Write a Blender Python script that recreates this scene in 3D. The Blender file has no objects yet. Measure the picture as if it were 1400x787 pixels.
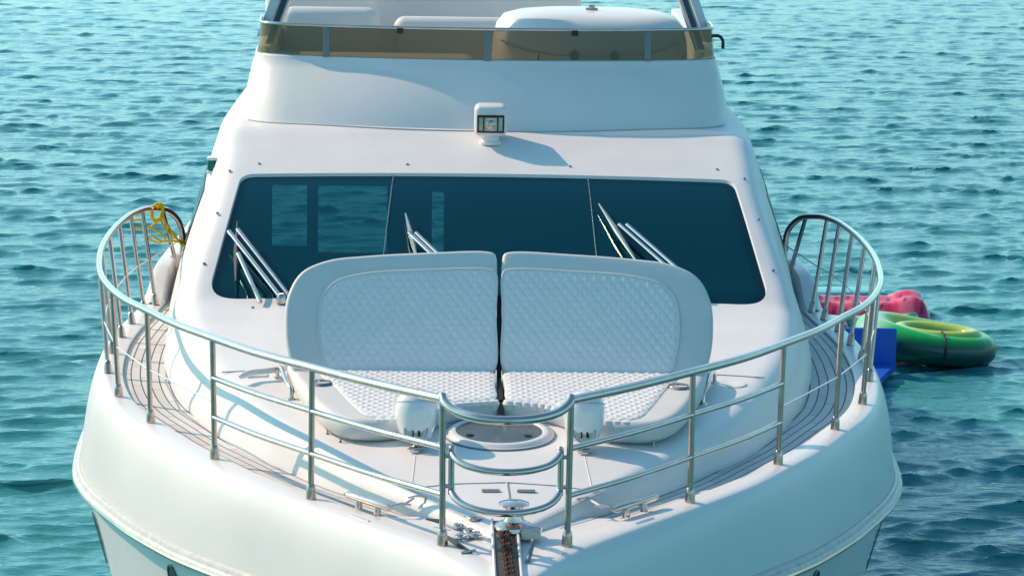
import bpy, bmesh, math, random
import numpy as np
from mathutils import Vector, Matrix
from mathutils.geometry import delaunay_2d_cdt
random.seed(7); rng = np.random.default_rng(11)
sc = bpy.context.scene
COL = sc.collection
PI = math.pi

# ------------------------------------------------------------------ materials
def node_mat(name):
    m = bpy.data.materials.new(name); m.use_nodes = True
    nt = m.node_tree; nt.nodes.clear()
    out = nt.nodes.new('ShaderNodeOutputMaterial')
    return m, nt, out

def pbr(name, col, rough=.4, metal=0., coat=0., bump=None, var=None, spec=.5):
    """principled + low-contrast noise variation + optional bump"""
    m, nt, out = node_mat(name); N = nt.nodes; L = nt.links
    b = N.new('ShaderNodeBsdfPrincipled'); L.new(b.outputs[0], out.inputs[0])
    b.inputs['Base Color'].default_value = (*col, 1)
    b.inputs['Roughness'].default_value = rough
    b.inputs['Metallic'].default_value = metal
    b.inputs['Specular IOR Level'].default_value = spec
    if coat: b.inputs['Coat Weight'].default_value = coat; b.inputs['Coat Roughness'].default_value = .06
    tc = N.new('ShaderNodeTexCoord')
    if var:
        sc_, lo = var
        n = N.new('ShaderNodeTexNoise'); n.inputs['Scale'].default_value = sc_; n.inputs['Detail'].default_value = 6
        L.new(tc.outputs['Object'], n.inputs['Vector'])
        r = N.new('ShaderNodeMapRange'); r.inputs['From Min'].default_value = .3; r.inputs['From Max'].default_value = .7
        r.inputs['To Min'].default_value = lo; r.inputs['To Max'].default_value = 1.
        L.new(n.outputs['Fac'], r.inputs['Value'])
        mx = N.new('ShaderNodeMix'); mx.data_type = 'RGBA'; mx.blend_type = 'MULTIPLY'
        mx.inputs['Factor'].default_value = 1; mx.inputs['A'].default_value = (*col, 1)
        L.new(r.outputs[0], mx.inputs['B']); L.new(mx.outputs['Result'], b.inputs['Base Color'])
        r2 = N.new('ShaderNodeMapRange'); r2.inputs['To Min'].default_value = max(rough-.06, .02); r2.inputs['To Max'].default_value = rough+.1
        L.new(n.outputs['Fac'], r2.inputs['Value']); L.new(r2.outputs[0], b.inputs['Roughness'])
    if bump:
        s, d = bump
        n2 = N.new('ShaderNodeTexNoise'); n2.inputs['Scale'].default_value = s; n2.inputs['Detail'].default_value = 4
        L.new(tc.outputs['Object'], n2.inputs['Vector'])
        bp = N.new('ShaderNodeBump'); bp.inputs['Distance'].default_value = d; bp.inputs['Strength'].default_value = .6
        L.new(n2.outputs['Fac'], bp.inputs['Height']); L.new(bp.outputs[0], b.inputs['Normal'])
    return m

def thin_glass(name, tint, ior=1.45, rough=.0, haze=None, edge=False):
    m, nt, out = node_mat(name); N = nt.nodes; L = nt.links
    t = N.new('ShaderNodeBsdfTransparent'); t.inputs[0].default_value = (*tint, 1)
    base = t.outputs[0]
    if haze:
        d = N.new('ShaderNodeBsdfDiffuse'); d.inputs[0].default_value = (*haze[0], 1)
        mh = N.new('ShaderNodeMixShader'); mh.inputs[0].default_value = haze[1]
        L.new(t.outputs[0], mh.inputs[1]); L.new(d.outputs[0], mh.inputs[2]); base = mh.outputs[0]
        if edge:
            at = N.new('ShaderNodeAttribute'); at.attribute_name = 'edge'
            rr = N.new('ShaderNodeMapRange'); rr.inputs['From Min'].default_value = .055; rr.inputs['From Max'].default_value = .085
            rr.inputs['To Min'].default_value = .16; rr.inputs['To Max'].default_value = haze[1]
            L.new(at.outputs['Fac'], rr.inputs['Value']); L.new(rr.outputs[0], mh.inputs[0])
    g = N.new('ShaderNodeBsdfGlossy'); g.inputs['Roughness'].default_value = rough; g.inputs[0].default_value = (.45, .9, 1, 1) if edge else (1, 1, 1, 1)
    f = N.new('ShaderNodeFresnel'); f.inputs[0].default_value = ior
    mx = N.new('ShaderNodeMixShader'); L.new(f.outputs[0], mx.inputs[0]); L.new(base, mx.inputs[1]); L.new(g.outputs[0], mx.inputs[2])
    L.new(mx.outputs[0], out.inputs[0])
    return m

M = {}
M['gel'] = pbr('white_gelcoat', (.765, .755, .745), .34, coat=.12, var=(2.2, .95))
M['gel_satin'] = pbr('white_satin_gelcoat', (.76, .76, .75), .42, var=(3., .94), bump=(260, .0006))
M['rub'] = pbr('rub_rail_vinyl', (.62, .63, .61), .35, var=(14., .72))
M['steel'] = pbr('polished_steel', (.76, .61, .57), .09, metal=1., var=(9., .85))
M['steel_post'] = pbr('stanchion_steel_reflect_tint', (.60, .465, .41), .20, metal=1., var=(12., .8))  # warm dark tint stands in for surroundings reflected in the posts
M['steel_dull'] = pbr('brushed_steel', (.52, .49, .45), .26, metal=1., var=(25., .8))
M['vinyl'] = pbr('cushion_vinyl', (.67, .68, .665), .5, var=(6., .95), bump=(420, .0006))
M['quilt'] = pbr('quilted_vinyl', (.76, .78, .78), .42, var=(9., .95), bump=(500, .0004))
M['cream'] = pbr('cream_vinyl', (.66, .62, .52), .5, var=(5., .92))
M['black'] = pbr('black_rubber', (.018, .019, .021), .45, var=(20., .7))
M['wiper_steel'] = pbr('wiper_steel', (.58, .50, .43), .28, metal=1.)
M['seam'] = pbr('grey_sealant', (.20, .23, .24), .6)
M['line_grey'] = pbr('moulding_groove', (.42, .45, .46), .6)
M['interior'] = pbr('cabin_interior', (.05, .06, .065), .6, var=(2., .8))
M['interior_dark'] = pbr('dashboard_vinyl', (.006, .008, .010), .7, var=(2., .8))
M['dark_glass'] = pbr('dark_glass', (.006, .014, .018), .05, var=(3., .8))
M['green_lens'] = pbr('green_lens', (.0, .16, .12), .15)
M['lens_dark'] = pbr('lens_dark', (.03, .035, .035), .12)
M['rope'] = pbr('yellow_rope', (1.0, .60, .0), .7, bump=(160, .004))
M['rust'] = pbr('rusty_chain', (.10, .05, .03), .7, metal=.3, var=(60., .45))
M['tray'] = pbr('stained_tray', (.11, .09, .075), .55, metal=.2, var=(28., .35))
M['smoke'] = thin_glass('smoked_acrylic', (.28, .225, .145), 1.45, haze=((.17, .14, .095), .25))
M['shield'] = thin_glass('tinted_windscreen', (.13, .37, .44), 1.42, haze=((.0005, .10, .15), .26), edge=True)
M['cabin_pane'] = thin_glass('cabin_pane_glass', (.60, .62, .62), 1.45, haze=((.03, .10, .13), .30))
M['hatchglass'] = pbr('hatch_acrylic', (.10, .13, .145), .14, var=(4., .8))
M['blue_leg'] = pbr('blue_tinted_panel', (.03, .13, .22), .12)
M['blue_foam'] = pbr('blue_foam', (.008, .11, .58), .45, var=(6., .85))
M['red_vinyl'] = pbr('red_vinyl', (.62, .02, .03), .25)
M['teal_vinyl'] = pbr('teal_vinyl', (.08, .42, .45), .25)
M['pod'] = pbr('white_pod_paint', (.80, .82, .84), .08, coat=1.)

def vcol_mat(name, rough, trans=0.):
    m, nt, out = node_mat(name); N = nt.nodes; L = nt.links
    b = N.new('ShaderNodeBsdfPrincipled'); b.inputs['Roughness'].default_value = rough
    b.inputs['Subsurface Weight'].default_value = trans
    a = N.new('ShaderNodeAttribute'); a.attribute_name = 'tone'
    n = N.new('ShaderNodeTexNoise'); n.inputs['Scale'].default_value = 7
    tc = N.new('ShaderNodeTexCoord'); L.new(tc.outputs['Object'], n.inputs['Vector'])
    bp = N.new('ShaderNodeBump'); bp.inputs['Distance'].default_value = .02; bp.inputs['Strength'].default_value = .3
    L.new(n.outputs['Fac'], bp.inputs['Height']); L.new(bp.outputs[0], b.inputs['Normal'])
    L.new(a.outputs['Color'], b.inputs['Base Color']); L.new(b.outputs[0], out.inputs[0])
    return m
M['float'] = vcol_mat('float_vinyl', .22)

def teak_mat():
    m, nt, out = node_mat('weathered_teak'); N = nt.nodes; L = nt.links
    b = N.new('ShaderNodeBsdfPrincipled'); L.new(b.outputs[0], out.inputs[0]); b.inputs['Roughness'].default_value = .75
    uv = N.new('ShaderNodeUVMap'); uv.uv_map = 'planks'
    sp = N.new('ShaderNodeSeparateXYZ'); L.new(uv.outputs[0], sp.inputs[0])
    def math_(op, a, b_=None):
        n = N.new('ShaderNodeMath'); n.operation = op
        for i, v in enumerate((a, b_)):
            if v is None: continue
            if isinstance(v, (int, float)): n.inputs[i].default_value = v
            else: L.new(v, n.inputs[i])
        return n.outputs[0]
    fr = math_('FRACT', sp.outputs[0]); fl = math_('FLOOR', sp.outputs[0])
    d = math_('ABSOLUTE', math_('SUBTRACT', fr, .5))
    caulk = math_('GREATER_THAN', d, .435)
    off = math_('MULTIPLY', fl, .37)
    v = math_('ADD', sp.outputs[1], off)
    jd = math_('ABSOLUTE', math_('SUBTRACT', math_('FRACT', math_('DIVIDE', v, .62)), .5))
    joint = math_('GREATER_THAN', jd, .492)
    jcell = math_('FLOOR', math_('DIVIDE', v, .62))
    wn = N.new('ShaderNodeTexWhiteNoise'); wn.noise_dimensions = '2D'
    cb = N.new('ShaderNodeCombineXYZ'); L.new(fl, cb.inputs[0]); L.new(jcell, cb.inputs[1]); L.new(cb.outputs[0], wn.inputs['Vector'])
    gr = N.new('ShaderNodeTexNoise'); gr.inputs['Scale'].default_value = 30; gr.inputs['Detail'].default_value = 5
    mp = N.new('ShaderNodeMapping'); mp.inputs['Scale'].default_value = (6, .6, 1); L.new(uv.outputs[0], mp.inputs[0]); L.new(mp.outputs[0], gr.inputs['Vector'])
    vv = math_('ADD', math_('MULTIPLY', wn.outputs['Value'], .22), math_('MULTIPLY', gr.outputs['Fac'], .35))
    cr = N.new('ShaderNodeValToRGB'); cr.color_ramp.elements[0].color = (.47, .465, .45, 1); cr.color_ramp.elements[1].color = (.69, .685, .675, 1)
    cr.color_ramp.elements[0].position = .05; cr.color_ramp.elements[1].position = .45
    L.new(vv, cr.inputs[0])
    mx = N.new('ShaderNodeMix'); mx.data_type = 'RGBA'; mx.inputs['B'].default_value = (.05, .045, .04, 1)
    L.new(math_('MAXIMUM', caulk, math_('MULTIPLY', joint, .6)), mx.inputs['Factor']); L.new(cr.outputs[0], mx.inputs['A'])
    L.new(mx.outputs['Result'], b.inputs['Base Color'])
    return m
M['teak'] = teak_mat()

def water_mat():
    m, nt, out = node_mat('sea_water'); N = nt.nodes; L = nt.links
    b = N.new('ShaderNodeBsdfPrincipled'); L.new(b.outputs[0], out.inputs[0])
    b.inputs['Roughness'].default_value = .07; b.inputs['IOR'].default_value = 1.333
    g = N.new('ShaderNodeNewGeometry')
    big = N.new('ShaderNodeTexNoise'); big.inputs['Scale'].default_value = .06; big.inputs['Detail'].default_value = 3
    L.new(g.outputs['Position'], big.inputs['Vector'])
    cr = N.new('ShaderNodeValToRGB')
    cr.color_ramp.elements[0].color = (.036, .215, .238, 1); cr.color_ramp.elements[1].color = (.044, .255, .277, 1)
    cr.color_ramp.elements[0].position = .35; cr.color_ramp.elements[1].position = .65
    L.new(big.outputs['Fac'], cr.inputs[0]); L.new(cr.outputs[0], b.inputs['Base Color'])
    mp = N.new('ShaderNodeMapping'); mp.inputs['Scale'].default_value = (.62, 1.9, 1.); mp.inputs['Rotation'].default_value = (0, 0, .12)
    L.new(g.outputs['Position'], mp.inputs[0])
    prev = None
    for s, dist, st in ((4., .035, .4), (10., .018, .55), (24., .008, .55)):
        n = N.new('ShaderNodeTexNoise'); n.inputs['Scale'].default_value = s; n.inputs['Detail'].default_value = 3; n.inputs['Roughness'].default_value = .55
        n.inputs['Distortion'].default_value = .4
        L.new(mp.outputs[0], n.inputs['Vector'])
        bp = N.new('ShaderNodeBump'); bp.inputs['Distance'].default_value = dist; bp.inputs['Strength'].default_value = st
        L.new(n.outputs['Fac'], bp.inputs['Height'])
        if prev: L.new(prev.outputs[0], bp.inputs['Normal'])
        prev = bp
    L.new(prev.outputs[0], b.inputs['Normal'])
    return m
M['water'] = water_mat()

# ------------------------------------------------------------------ mesh helpers
class MB:
    def __init__(s): s.v = []; s.f = []
    def add(s, v, f):
        o = len(s.v); s.v += [tuple(map(float, p)) for p in v]; s.f += [tuple(i+o for i in q) for q in f]; return s
    def grid(s, rows, closed=False):
        o = len(s.v); n = len(rows[0])
        for r in rows: s.v += [tuple(map(float, p)) for p in r]
        for j in range(len(rows)-1):
            for i in range(n if closed else n-1):
                k = (i+1) % n
                s.f.append((o+j*n+i, o+j*n+k, o+(j+1)*n+k, o+(j+1)*n+i))
        return s
    def tube(s, pts, r, seg=12, closed=False, caps=True):
        P = [Vector(p) for p in pts]; n = len(P)
        rs = r if isinstance(r, (list, tuple)) else [r]*n
        T = []
        for i in range(n):
            a = P[(i-1) % n] if (closed or i > 0) else P[i]; b = P[(i+1) % n] if (closed or i < n-1) else P[i]
            T.append((b-a).normalized())
        ref = Vector((0, 0, 1)) if abs(T[0].z) < .9 else Vector((0, 1, 0))
        nv = T[0].cross(ref).normalized(); rows = []
        for i in range(n):
            nv = (nv - T[i]*nv.dot(T[i])).normalized(); bv = T[i].cross(nv)
            rows.append([P[i]+(nv*math.cos(a)+bv*math.sin(a))*rs[i] for a in (2*PI*k/seg for k in range(seg))])
        if closed: rows.append(rows[0])
        o = len(s.v); s.grid(rows, True)
        if caps and not closed:
            s.f.append(tuple(o+k for k in range(seg))[::-1]); s.f.append(tuple(o+(n-1)*seg+k for k in range(seg)))
        return s
    def lathe(s, prof, loc=(0, 0, 0), seg=32, mat=None, cap=True):
        rows = [[(r*math.cos(2*PI*k/seg), r*math.sin(2*PI*k/seg), z) for k in range(seg)] for r, z in prof]
        if mat is None: mat = Matrix.Identity(3)
        L_ = Vector(loc); rows = [[L_+mat@Vector(p) for p in r] for r in rows]
        o = len(s.v); s.grid(rows, True)
        if cap and prof[-1][0] > 1e-4: s.f.append(tuple(o+(len(prof)-1)*seg+k for k in range(seg)))
        if cap and prof[0][0] > 1e-4: s.f.append(tuple(o+k for k in range(seg))[::-1])
        return s
    def box(s, c, size, bev=.01, rot=None, seg=3):
        bm = bmesh.new(); bmesh.ops.create_cube(bm, size=1)
        for v in bm.verts: v.co = Vector((v.co.x*size[0], v.co.y*size[1], v.co.z*size[2]))
        if bev: bmesh.ops.bevel(bm, geom=bm.edges[:], offset=bev, segments=seg, affect='EDGES', profile=.5)
        R = rot or Matrix.Identity(3); C_ = Vector(c)
        bm.verts.index_update()
        s.add([C_+R@v.co for v in bm.verts], [[v.index for v in f.verts] for f in bm.faces]); bm.free(); return s
    def build(s, name, mat, parent=None, sharp=40, smooth=True):
        me = bpy.data.meshes.new(name); me.from_pydata(s.v, [], s.f); me.validate(); me.update()
        bm = bmesh.new(); bm.from_mesh(me); bmesh.ops.remove_doubles(bm, verts=bm.verts[:], dist=1e-5); bm.to_mesh(me); bm.free()
        if smooth:
            me.shade_smooth(); me.set_sharp_from_angle(angle=math.radians(sharp))
        me.materials.append(M[mat] if isinstance(mat, str) else mat)
        o = bpy.data.objects.new(name, me); COL.objects.link(o)
        if parent: attach(o, parent)
        return o

def attach(o, parent):
    bpy.context.view_layer.update()
    o.parent = parent; o.matrix_parent_inverse = parent.matrix_world.inverted()
def tag(o, label, cat, group=None, kind=None):
    o['label'] = label; o['category'] = cat
    if group: o['group'] = group
    if kind: o['kind'] = kind
    return o
def empty(name, loc):
    o = bpy.data.objects.new(name, None); COL.objects.link(o); o.location = loc; o.empty_display_size = .3
    bpy.context.view_layer.update(); return o

def spline(pts, per=8, closed=False):
    """centripetal-ish catmull rom through the points"""
    P = [np.array(p, float) for p in pts]; n = len(P); out = []
    rngi = range(n if closed else n-1)
    for i in rngi:
        p1, p2 = P[i], P[(i+1) % n]
        p0 = P[(i-1) % n] if (closed or i > 0) else 2*p1-p2
        p3 = P[(i+2) % n] if (closed or i < n-2) else 2*p2-p1
        def nxt(a, b, t): return t+max(np.linalg.norm(b-a), 1e-6)**.5
        t0 = 0; t1 = nxt(p0, p1, t0); t2 = nxt(p1, p2, t1); t3 = nxt(p2, p3, t2)
        for k in range(per):
            t = t1+(t2-t1)*k/per
            a1 = (t1-t)/(t1-t0)*p0+(t-t0)/(t1-t0)*p1; a2 = (t2-t)/(t2-t1)*p1+(t-t1)/(t2-t1)*p2; a3 = (t3-t)/(t3-t2)*p2+(t-t2)/(t3-t2)*p3
            b1 = (t2-t)/(t2-t0)*a1+(t-t0)/(t2-t0)*a2; b2 = (t3-t)/(t3-t1)*a2+(t-t1)/(t3-t1)*a3
            out.append((t2-t)/(t2-t1)*b1+(t-t1)/(t2-t1)*b2)
    if not closed: out.append(P[-1])
    return np.array(out)
def resample(c, n):
    c = np.array(c); d = np.concatenate([[0], np.cumsum(np.linalg.norm(np.diff(c, axis=0), axis=1))])
    t = np.linspace(0, d[-1], n); return np.stack([np.interp(t, d, c[:, k]) for k in range(c.shape[1])], 1)
def pchip(xs, ys):
    xs = np.array(xs, float); ys = np.array(ys, float); h = np.diff(xs); dl = np.diff(ys)/h; n = len(xs)
    m = np.zeros(n); m[0] = dl[0]; m[-1] = dl[-1]
    for i in range(1, n-1):
        if dl[i-1]*dl[i] > 0:
            w1 = 2*h[i]+h[i-1]; w2 = h[i]+2*h[i-1]; m[i] = (w1+w2)/(w1/dl[i-1]+w2/dl[i])
    def f(x):
        x = min(max(float(x), xs[0]), xs[-1]); i = int(min(max(np.searchsorted(xs, x)-1, 0), n-2)); t = (x-xs[i])/h[i]
        return float(ys[i]*(2*t**3-3*t*t+1)+h[i]*m[i]*(t**3-2*t*t+t)+ys[i+1]*(-2*t**3+3*t*t)+h[i]*m[i+1]*(t**3-t*t))
    return f
def rpoly(corners, radii, n=8):
    out = []; k = len(corners)
    for i in range(k):
        p = np.array(corners[i], float); a = np.array(corners[i-1], float); b = np.array(corners[(i+1) % k], float); r = radii[i]
        if r < 1e-4: out.append(p); continue
        u = (a-p)/np.linalg.norm(a-p); w = (b-p)/np.linalg.norm(b-p); s = p+u*r; e = p+w*r
        for j in range(n+1):
            t = j/n; out.append((1-t)**2*s+2*t*(1-t)*p+t*t*e)
    return np.array(out)
def densify(poly, sp):
    out = []; n = len(poly)
    for i in range(n):
        a, b = np.array(poly[i]), np.array(poly[(i+1) % n]); k = max(1, int(np.linalg.norm(b-a)/sp))
        out += [a+(b-a)*j/k for j in range(k)]
    return np.array(out)
def inside(P, poly):
    P = np.atleast_2d(P); x, y = P[:, 0], P[:, 1]; r = np.zeros(len(P), bool); n = len(poly)
    for i in range(n):
        x1, y1 = poly[i]; x2, y2 = poly[(i+1) % n]
        c = ((y1 > y) != (y2 > y)); 
        with np.errstate(divide='ignore', invalid='ignore'):
            r ^= c & (x < (x2-x1)*(y-y1)/((y2-y1) if y2 != y1 else 1e-12)+x1)
    return r
def pdist(P, poly):
    P = np.atleast_2d(P); d = np.full(len(P), 1e9); n = len(poly)
    for i in range(n):
        a = np.array(poly[i]); b = np.array(poly[(i+1) % n]); ab = b-a; L2 = ab@ab
        if L2 < 1e-14: continue
        t = np.clip(((P-a)@ab)/L2, 0, 1); q = a+t[:, None]*ab; d = np.minimum(d, np.hypot(*(P-q).T))
    return d
def patch(poly, sp, stagger=True):
    """triangulated fill of a 2d polygon; returns points, tris, distance to border"""
    B = densify(poly, sp*1.2); lo = B.min(0); hi = B.max(0)
    xs = np.arange(lo[0], hi[0], sp); ys = np.arange(lo[1], hi[1], sp*.87)
    G = np.array([(x+(sp/2 if (j % 2 and stagger) else 0), y) for j, y in enumerate(ys) for x in xs])
    G = G[inside(G, B)]; G = G[pdist(G, B) > sp*.55]
    P = np.vstack([B, G]); nb = len(B)
    v, e, f, *_ = delaunay_2d_cdt([Vector(p) for p in P], [(i, (i+1) % nb) for i in range(nb)], [], 1, 1e-6)
    V = np.array([tuple(p) for p in v])
    f = [t for t in f]
    C_ = np.array([V[list(t)].mean(0) for t in f]); ok = inside(C_, B)
    f = [tuple(t) for t, k in zip(f, ok) if k]
    return V, f, pdist(V, B)
def set_attr(o, name, vals):
    a = o.data.attributes.new(name, 'FLOAT', 'POINT'); a.data.foreach_set('value', np.array(vals, np.float32))
def set_tone(o, cols):
    a = o.data.attributes.new('tone', 'FLOAT_COLOR', 'POINT')
    c = np.ones((len(cols), 4), np.float32); c[:, :3] = cols; a.data.foreach_set('color', c.ravel())
def raw(name, V, F, mat, parent=None, sharp=None):
    me = bpy.data.meshes.new(name); me.from_pydata([tuple(map(float, p)) for p in V], [], F); me.update(); me.shade_smooth()
    if sharp: me.set_sharp_from_angle(angle=math.radians(sharp))
    me.materials.append(M[mat]); o = bpy.data.objects.new(name, me); COL.objects.link(o)
    if parent: attach(o, parent)
    return o
def puff(outline, z0, z1, r, tomap, name, mat, parent, steps=5):
    """rounded slab over a 2d outline; tomap(x, y, h)->3d point, h from z0 (back) to z1 (front)"""
    O = np.array(outline); n = len(O)
    area = sum(O[i][0]*O[(i+1) % n][1]-O[(i+1) % n][0]*O[i][1] for i in range(n))
    if area < 0: O = O[::-1]
    T = np.roll(O, -1, 0)-np.roll(O, 1, 0); T /= np.linalg.norm(T, axis=1)[:, None]+1e-9; Nn = np.stack([-T[:, 1], T[:, 0]], 1)
    rows = [[tomap(*(p), z0) for p in O+Nn*r*.6]]
    rows.append([tomap(*(p), z0+r*.6) for p in O])
    for k in range(steps+1):
        a = PI/2*k/steps; rows.append([tomap(*p, z1-r+r*math.sin(a)) for p in O+Nn*r*(1-math.cos(a))])
    mb = MB(); mb.grid(rows, True)
    inner = O+Nn*r
    V, F, D = patch(inner, .05)
    mb.add([tomap(*p, z1) for p in V], F)
    mb.add([tomap(*p, z0) for p in O+Nn*r*.6], [tuple(range(n))[::-1]])
    return mb.build(name, mat, parent, sharp=50)

# ------------------------------------------------------------------ the yacht: fundamental curves (bow at y=0, stern at y=+13.6, x to starboard as seen from ahead is right)
YL = (0, 6.5, 0)
yacht = empty('motor_yacht', YL)
tag(yacht, 'white flybridge motor yacht seen bow on, with chrome rails, dark windscreen and teak side decks', 'motor yacht')

capz = pchip([-.7, 0, 1, 2, 3, 4, 14], [2.075, 2.09, 2.07, 2.035, 2.015, 2.008, 2.0])
zc_f = pchip([-.6, .2, 1, 1.8, 3, 4, 4.7, 4.97, 5.15, 6.455, 6.9, 7.275, 8, 12], [2.085, 2.12, 2.19, 2.25, 2.325, 2.385, 2.43, 2.465, 2.545, 3.14, 3.295, 3.40, 3.43, 3.43])
ws_f = pchip([-.6, .1, .3, .83, 1.22, 1.75, 2.6, 3.27, 3.87, 4.58, 5.0, 6.455, 7.3, 8.5, 12], [.02, .06, .17, .54, .80, 1.13, 1.55, 1.78, 1.95, 2.07, 2.115, 2.0, 2.02, 2.1, 2.12])
wb_f = pchip([-.6, .1, .29, .8, 1.0, 1.41, 1.78, 2.25, 3.05, 4.1, 5.2, 6.3, 7.5, 12], [.05, .10, .21, .585, .73, 1.0, 1.18, 1.45, 1.78, 2.07, 2.27, 2.36, 2.46, 2.5])
wb_f2 = lambda y: max(wb_f(y), ws_f(y)+.03)
cr_f = pchip([-.6, .3, 2, 4, 5, 6.5, 7.3, 12], [.004, .01, .04, .05, .035, .03, .03, .03])      # crown: centre minus shoulder
rr_f = pchip([-.6, .3, 1.5, 4, 5, 7, 12], [.02, .05, .11, .16, .15, .16, .2])
def top_z(x, y):
    w = ws_f(y); return zc_f(y)-cr_f(y)*min((x/w)**2, 1.6)
QA, QB = .62, .80
def shell(s, y):
    sg = 1 if s >= 0 else -1; q = abs(s); w = ws_f(y); r = min(rr_f(y), .45*w)
    zb = 1.93; wb = wb_f2(y); xs = w-r
    if q <= QA: x = q/QA*xs; return (sg*x, y, top_z(x, y))
    P1 = np.array([xs, top_z(xs, y)]); K = np.array([w, top_z(w, y)]); B = np.array([wb, zb])
    dn = B-K; L_ = np.linalg.norm(dn); P2 = K+dn*min(r*1.1/L_, .45)
    if q <= QB:
        t = (q-QA)/(QB-QA); p = (1-t)**2*P1+2*t*(1-t)*K+t*t*P2
    else:
        t = (q-QB)/(1-QB); p = P2+(B-P2)*t
        p = p+np.array([.03*math.sin(PI*t)*min(1, max(0, (y-1)/3)), 0])
    return (sg*p[0], y, p[1])

# windscreen opening in plan (x, y)
WS = [(-1.95, 4.985), (1.95, 4.985), (1.82, 6.455), (-1.82, 6.455)]
HOLE = densify(rpoly(WS, [.24, .24, .11, .11], 10), .05)
SC = 3.2
def xy_to_S(x, y): return np.array([x/(ws_f(y)-min(rr_f(y), .45*ws_f(y)))*QA*SC, y])
HS = np.array([xy_to_S(*p) for p in HOLE])
def build_deckhouse():
    ss = np.concatenate([np.linspace(0, QA, 26), np.linspace(QA, QB, 9)[1:], np.linspace(QB, 1, 7)[1:]])
    ss = np.concatenate([-ss[::-1][:-1], ss])
    ys = np.concatenate([np.arange(-.1, 4.5, .09), np.arange(4.5, 7.3, .06), np.arange(7.3, 11.6, .2)])
    G = np.array([(s*SC, y) for y in ys for s in ss])
    keep = ~inside(G, HS) & (pdist(G, HS) > .03); G = G[keep]
    nb = len(HS); P = np.vstack([HS, G])
    v, e, f, *_ = delaunay_2d_cdt([Vector(p) for p in P], [(i, (i+1) % nb) for i in range(nb)], [], 0, 1e-7)
    V = np.array([tuple(p) for p in v]); C_ = np.array([V[list(t)].mean(0) for t in f]); ok = ~inside(C_, HS)
    F = [tuple(t) for t, k in zip(f, ok) if k]
    mb = MB(); mb.add([shell(p[0]/SC, p[1]) for p in V], F)
    rim0 = [(x, y, top_z(x, y)) for x, y in HOLE]; rim1 = [(x*.996, 4.985+(y-4.985)*.996+.003, top_z(x, y)-.035) for x, y in HOLE]
    mb.grid([rim0, rim1], True)
    return mb.build('deckhouse', 'gel_satin', yacht, sharp=38)
build_deckhouse()

# windscreen panes
wsc = empty('windscreen', (0, 5.7, 2.75)); attach(wsc, yacht)
def pane(c, rad):
    V, F, D = patch(rpoly(c, rad, 10), .05)
    o = raw('window_pane', [(x, y, top_z(x, y)-.022) for x, y in V], F, 'shield', wsc)
    d2 = pdist(V, HOLE); set_attr(o, 'edge', d2)
    return o
pane([(-1.945, 4.99), (-.775, 4.99), (-.706, 6.45), (-1.816, 6.45)], [.235, .003, .003, .105])
pane([(-.765, 4.99), (.765, 4.99), (.734, 6.45), (-.696, 6.45)], [.003]*4)
pane([(.775, 4.99), (1.945, 4.99), (1.816, 6.45), (.744, 6.45)], [.003, .235, .105, .003])
for a, b in (((-.77, 4.99), (-.701, 6.45)), ((.77, 4.99), (.739, 6.45))):
    pts = [(a[0]+(b[0]-a[0])*t, a[1]+(b[1]-a[1])*t) for t in np.linspace(0, 1, 14)]
    MB().tube([(x, y, top_z(x, y)-.018) for x, y in pts], .0045, 6).build('mullion', 'steel_dull', wsc)

# cabin interior seen through the glass
def wall_with_openings():
    xs = [-2.37, -2.24, -2.06, -1.89, -1.57, -1.47, -.84, -.43, -.325, 2.06, 2.24, 2.37]; zs = [1.2, 1.80, 1.86, 2.375, 2.42, 2.8, 3.36]
    op = [(-1.89, -1.57, 1.86, 2.42), (-1.47, -.84, 1.80, 2.42), (-.43, -.325, 1.80, 2.375)]
    mb = MB()
    for i in range(len(xs)-1):
        for j in range(len(zs)-1):
            cx, cz = (xs[i]+xs[i+1])/2, (zs[j]+zs[j+1])/2
            if (abs(cx) > 2.06 and cz > 2.8) or (abs(cx) > 2.24 and cz > 2.42): continue
            if any(a < cx < b and c < cz < d for a, b, c, d in op): continue
            mb.box((cx, 11.0, cz), (xs[i+1]-xs[i], .05, zs[j+1]-zs[j]), 0)
    return mb.build('saloon_bulkhead', 'interior', yacht, smooth=False)
bulk = wall_with_openings()
for a, b, c, d in ((-1.89, -1.57, 1.86, 2.42), (-1.47, -.84, 1.80, 2.42), (-.43, -.325, 1.80, 2.375)):
    mb = MB(); mb.grid([[(a+.001, 10.99, z), (b-.001, 10.99, z)] for z in (c+.001, d-.001)]); mb.build('bulkhead_pane', 'cabin_pane', bulk)
mb = MB(); mb.box((0, 8., 1.2), (3.9, 6., .04), 0); mb.build('saloon_floor', 'interior_dark', yacht, smooth=False)
for sx in (-1, 1):
    mb = MB(); mb.grid([[(sx*(wb_f(y)-.12), y, 1.2), (sx*(ws_f(y)-.06), y, top_z(ws_f(y), y)-.12)] for y in np.linspace(4.95, 11, 14)])
    mb.build('saloon_lining', 'interior_dark', yacht)
mb = MB(); mb.grid([[(x, y, top_z(x, y)-.07) for x in np.linspace(-2, 2, 9)] for y in np.linspace(6.5, 11, 10)]); mb.build('headliner', 'interior', yacht)
mb = MB(); mb.grid([[(x, y, z) for x in np.linspace(-2.0, 2.0, 9)] for y, z in ((4.8, 2.39), (5.2, 2.45), (5.75, 2.46), (5.85, 2.40), (5.86, 1.3))]); mb.build('dashboard', 'interior_dark', yacht)

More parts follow.
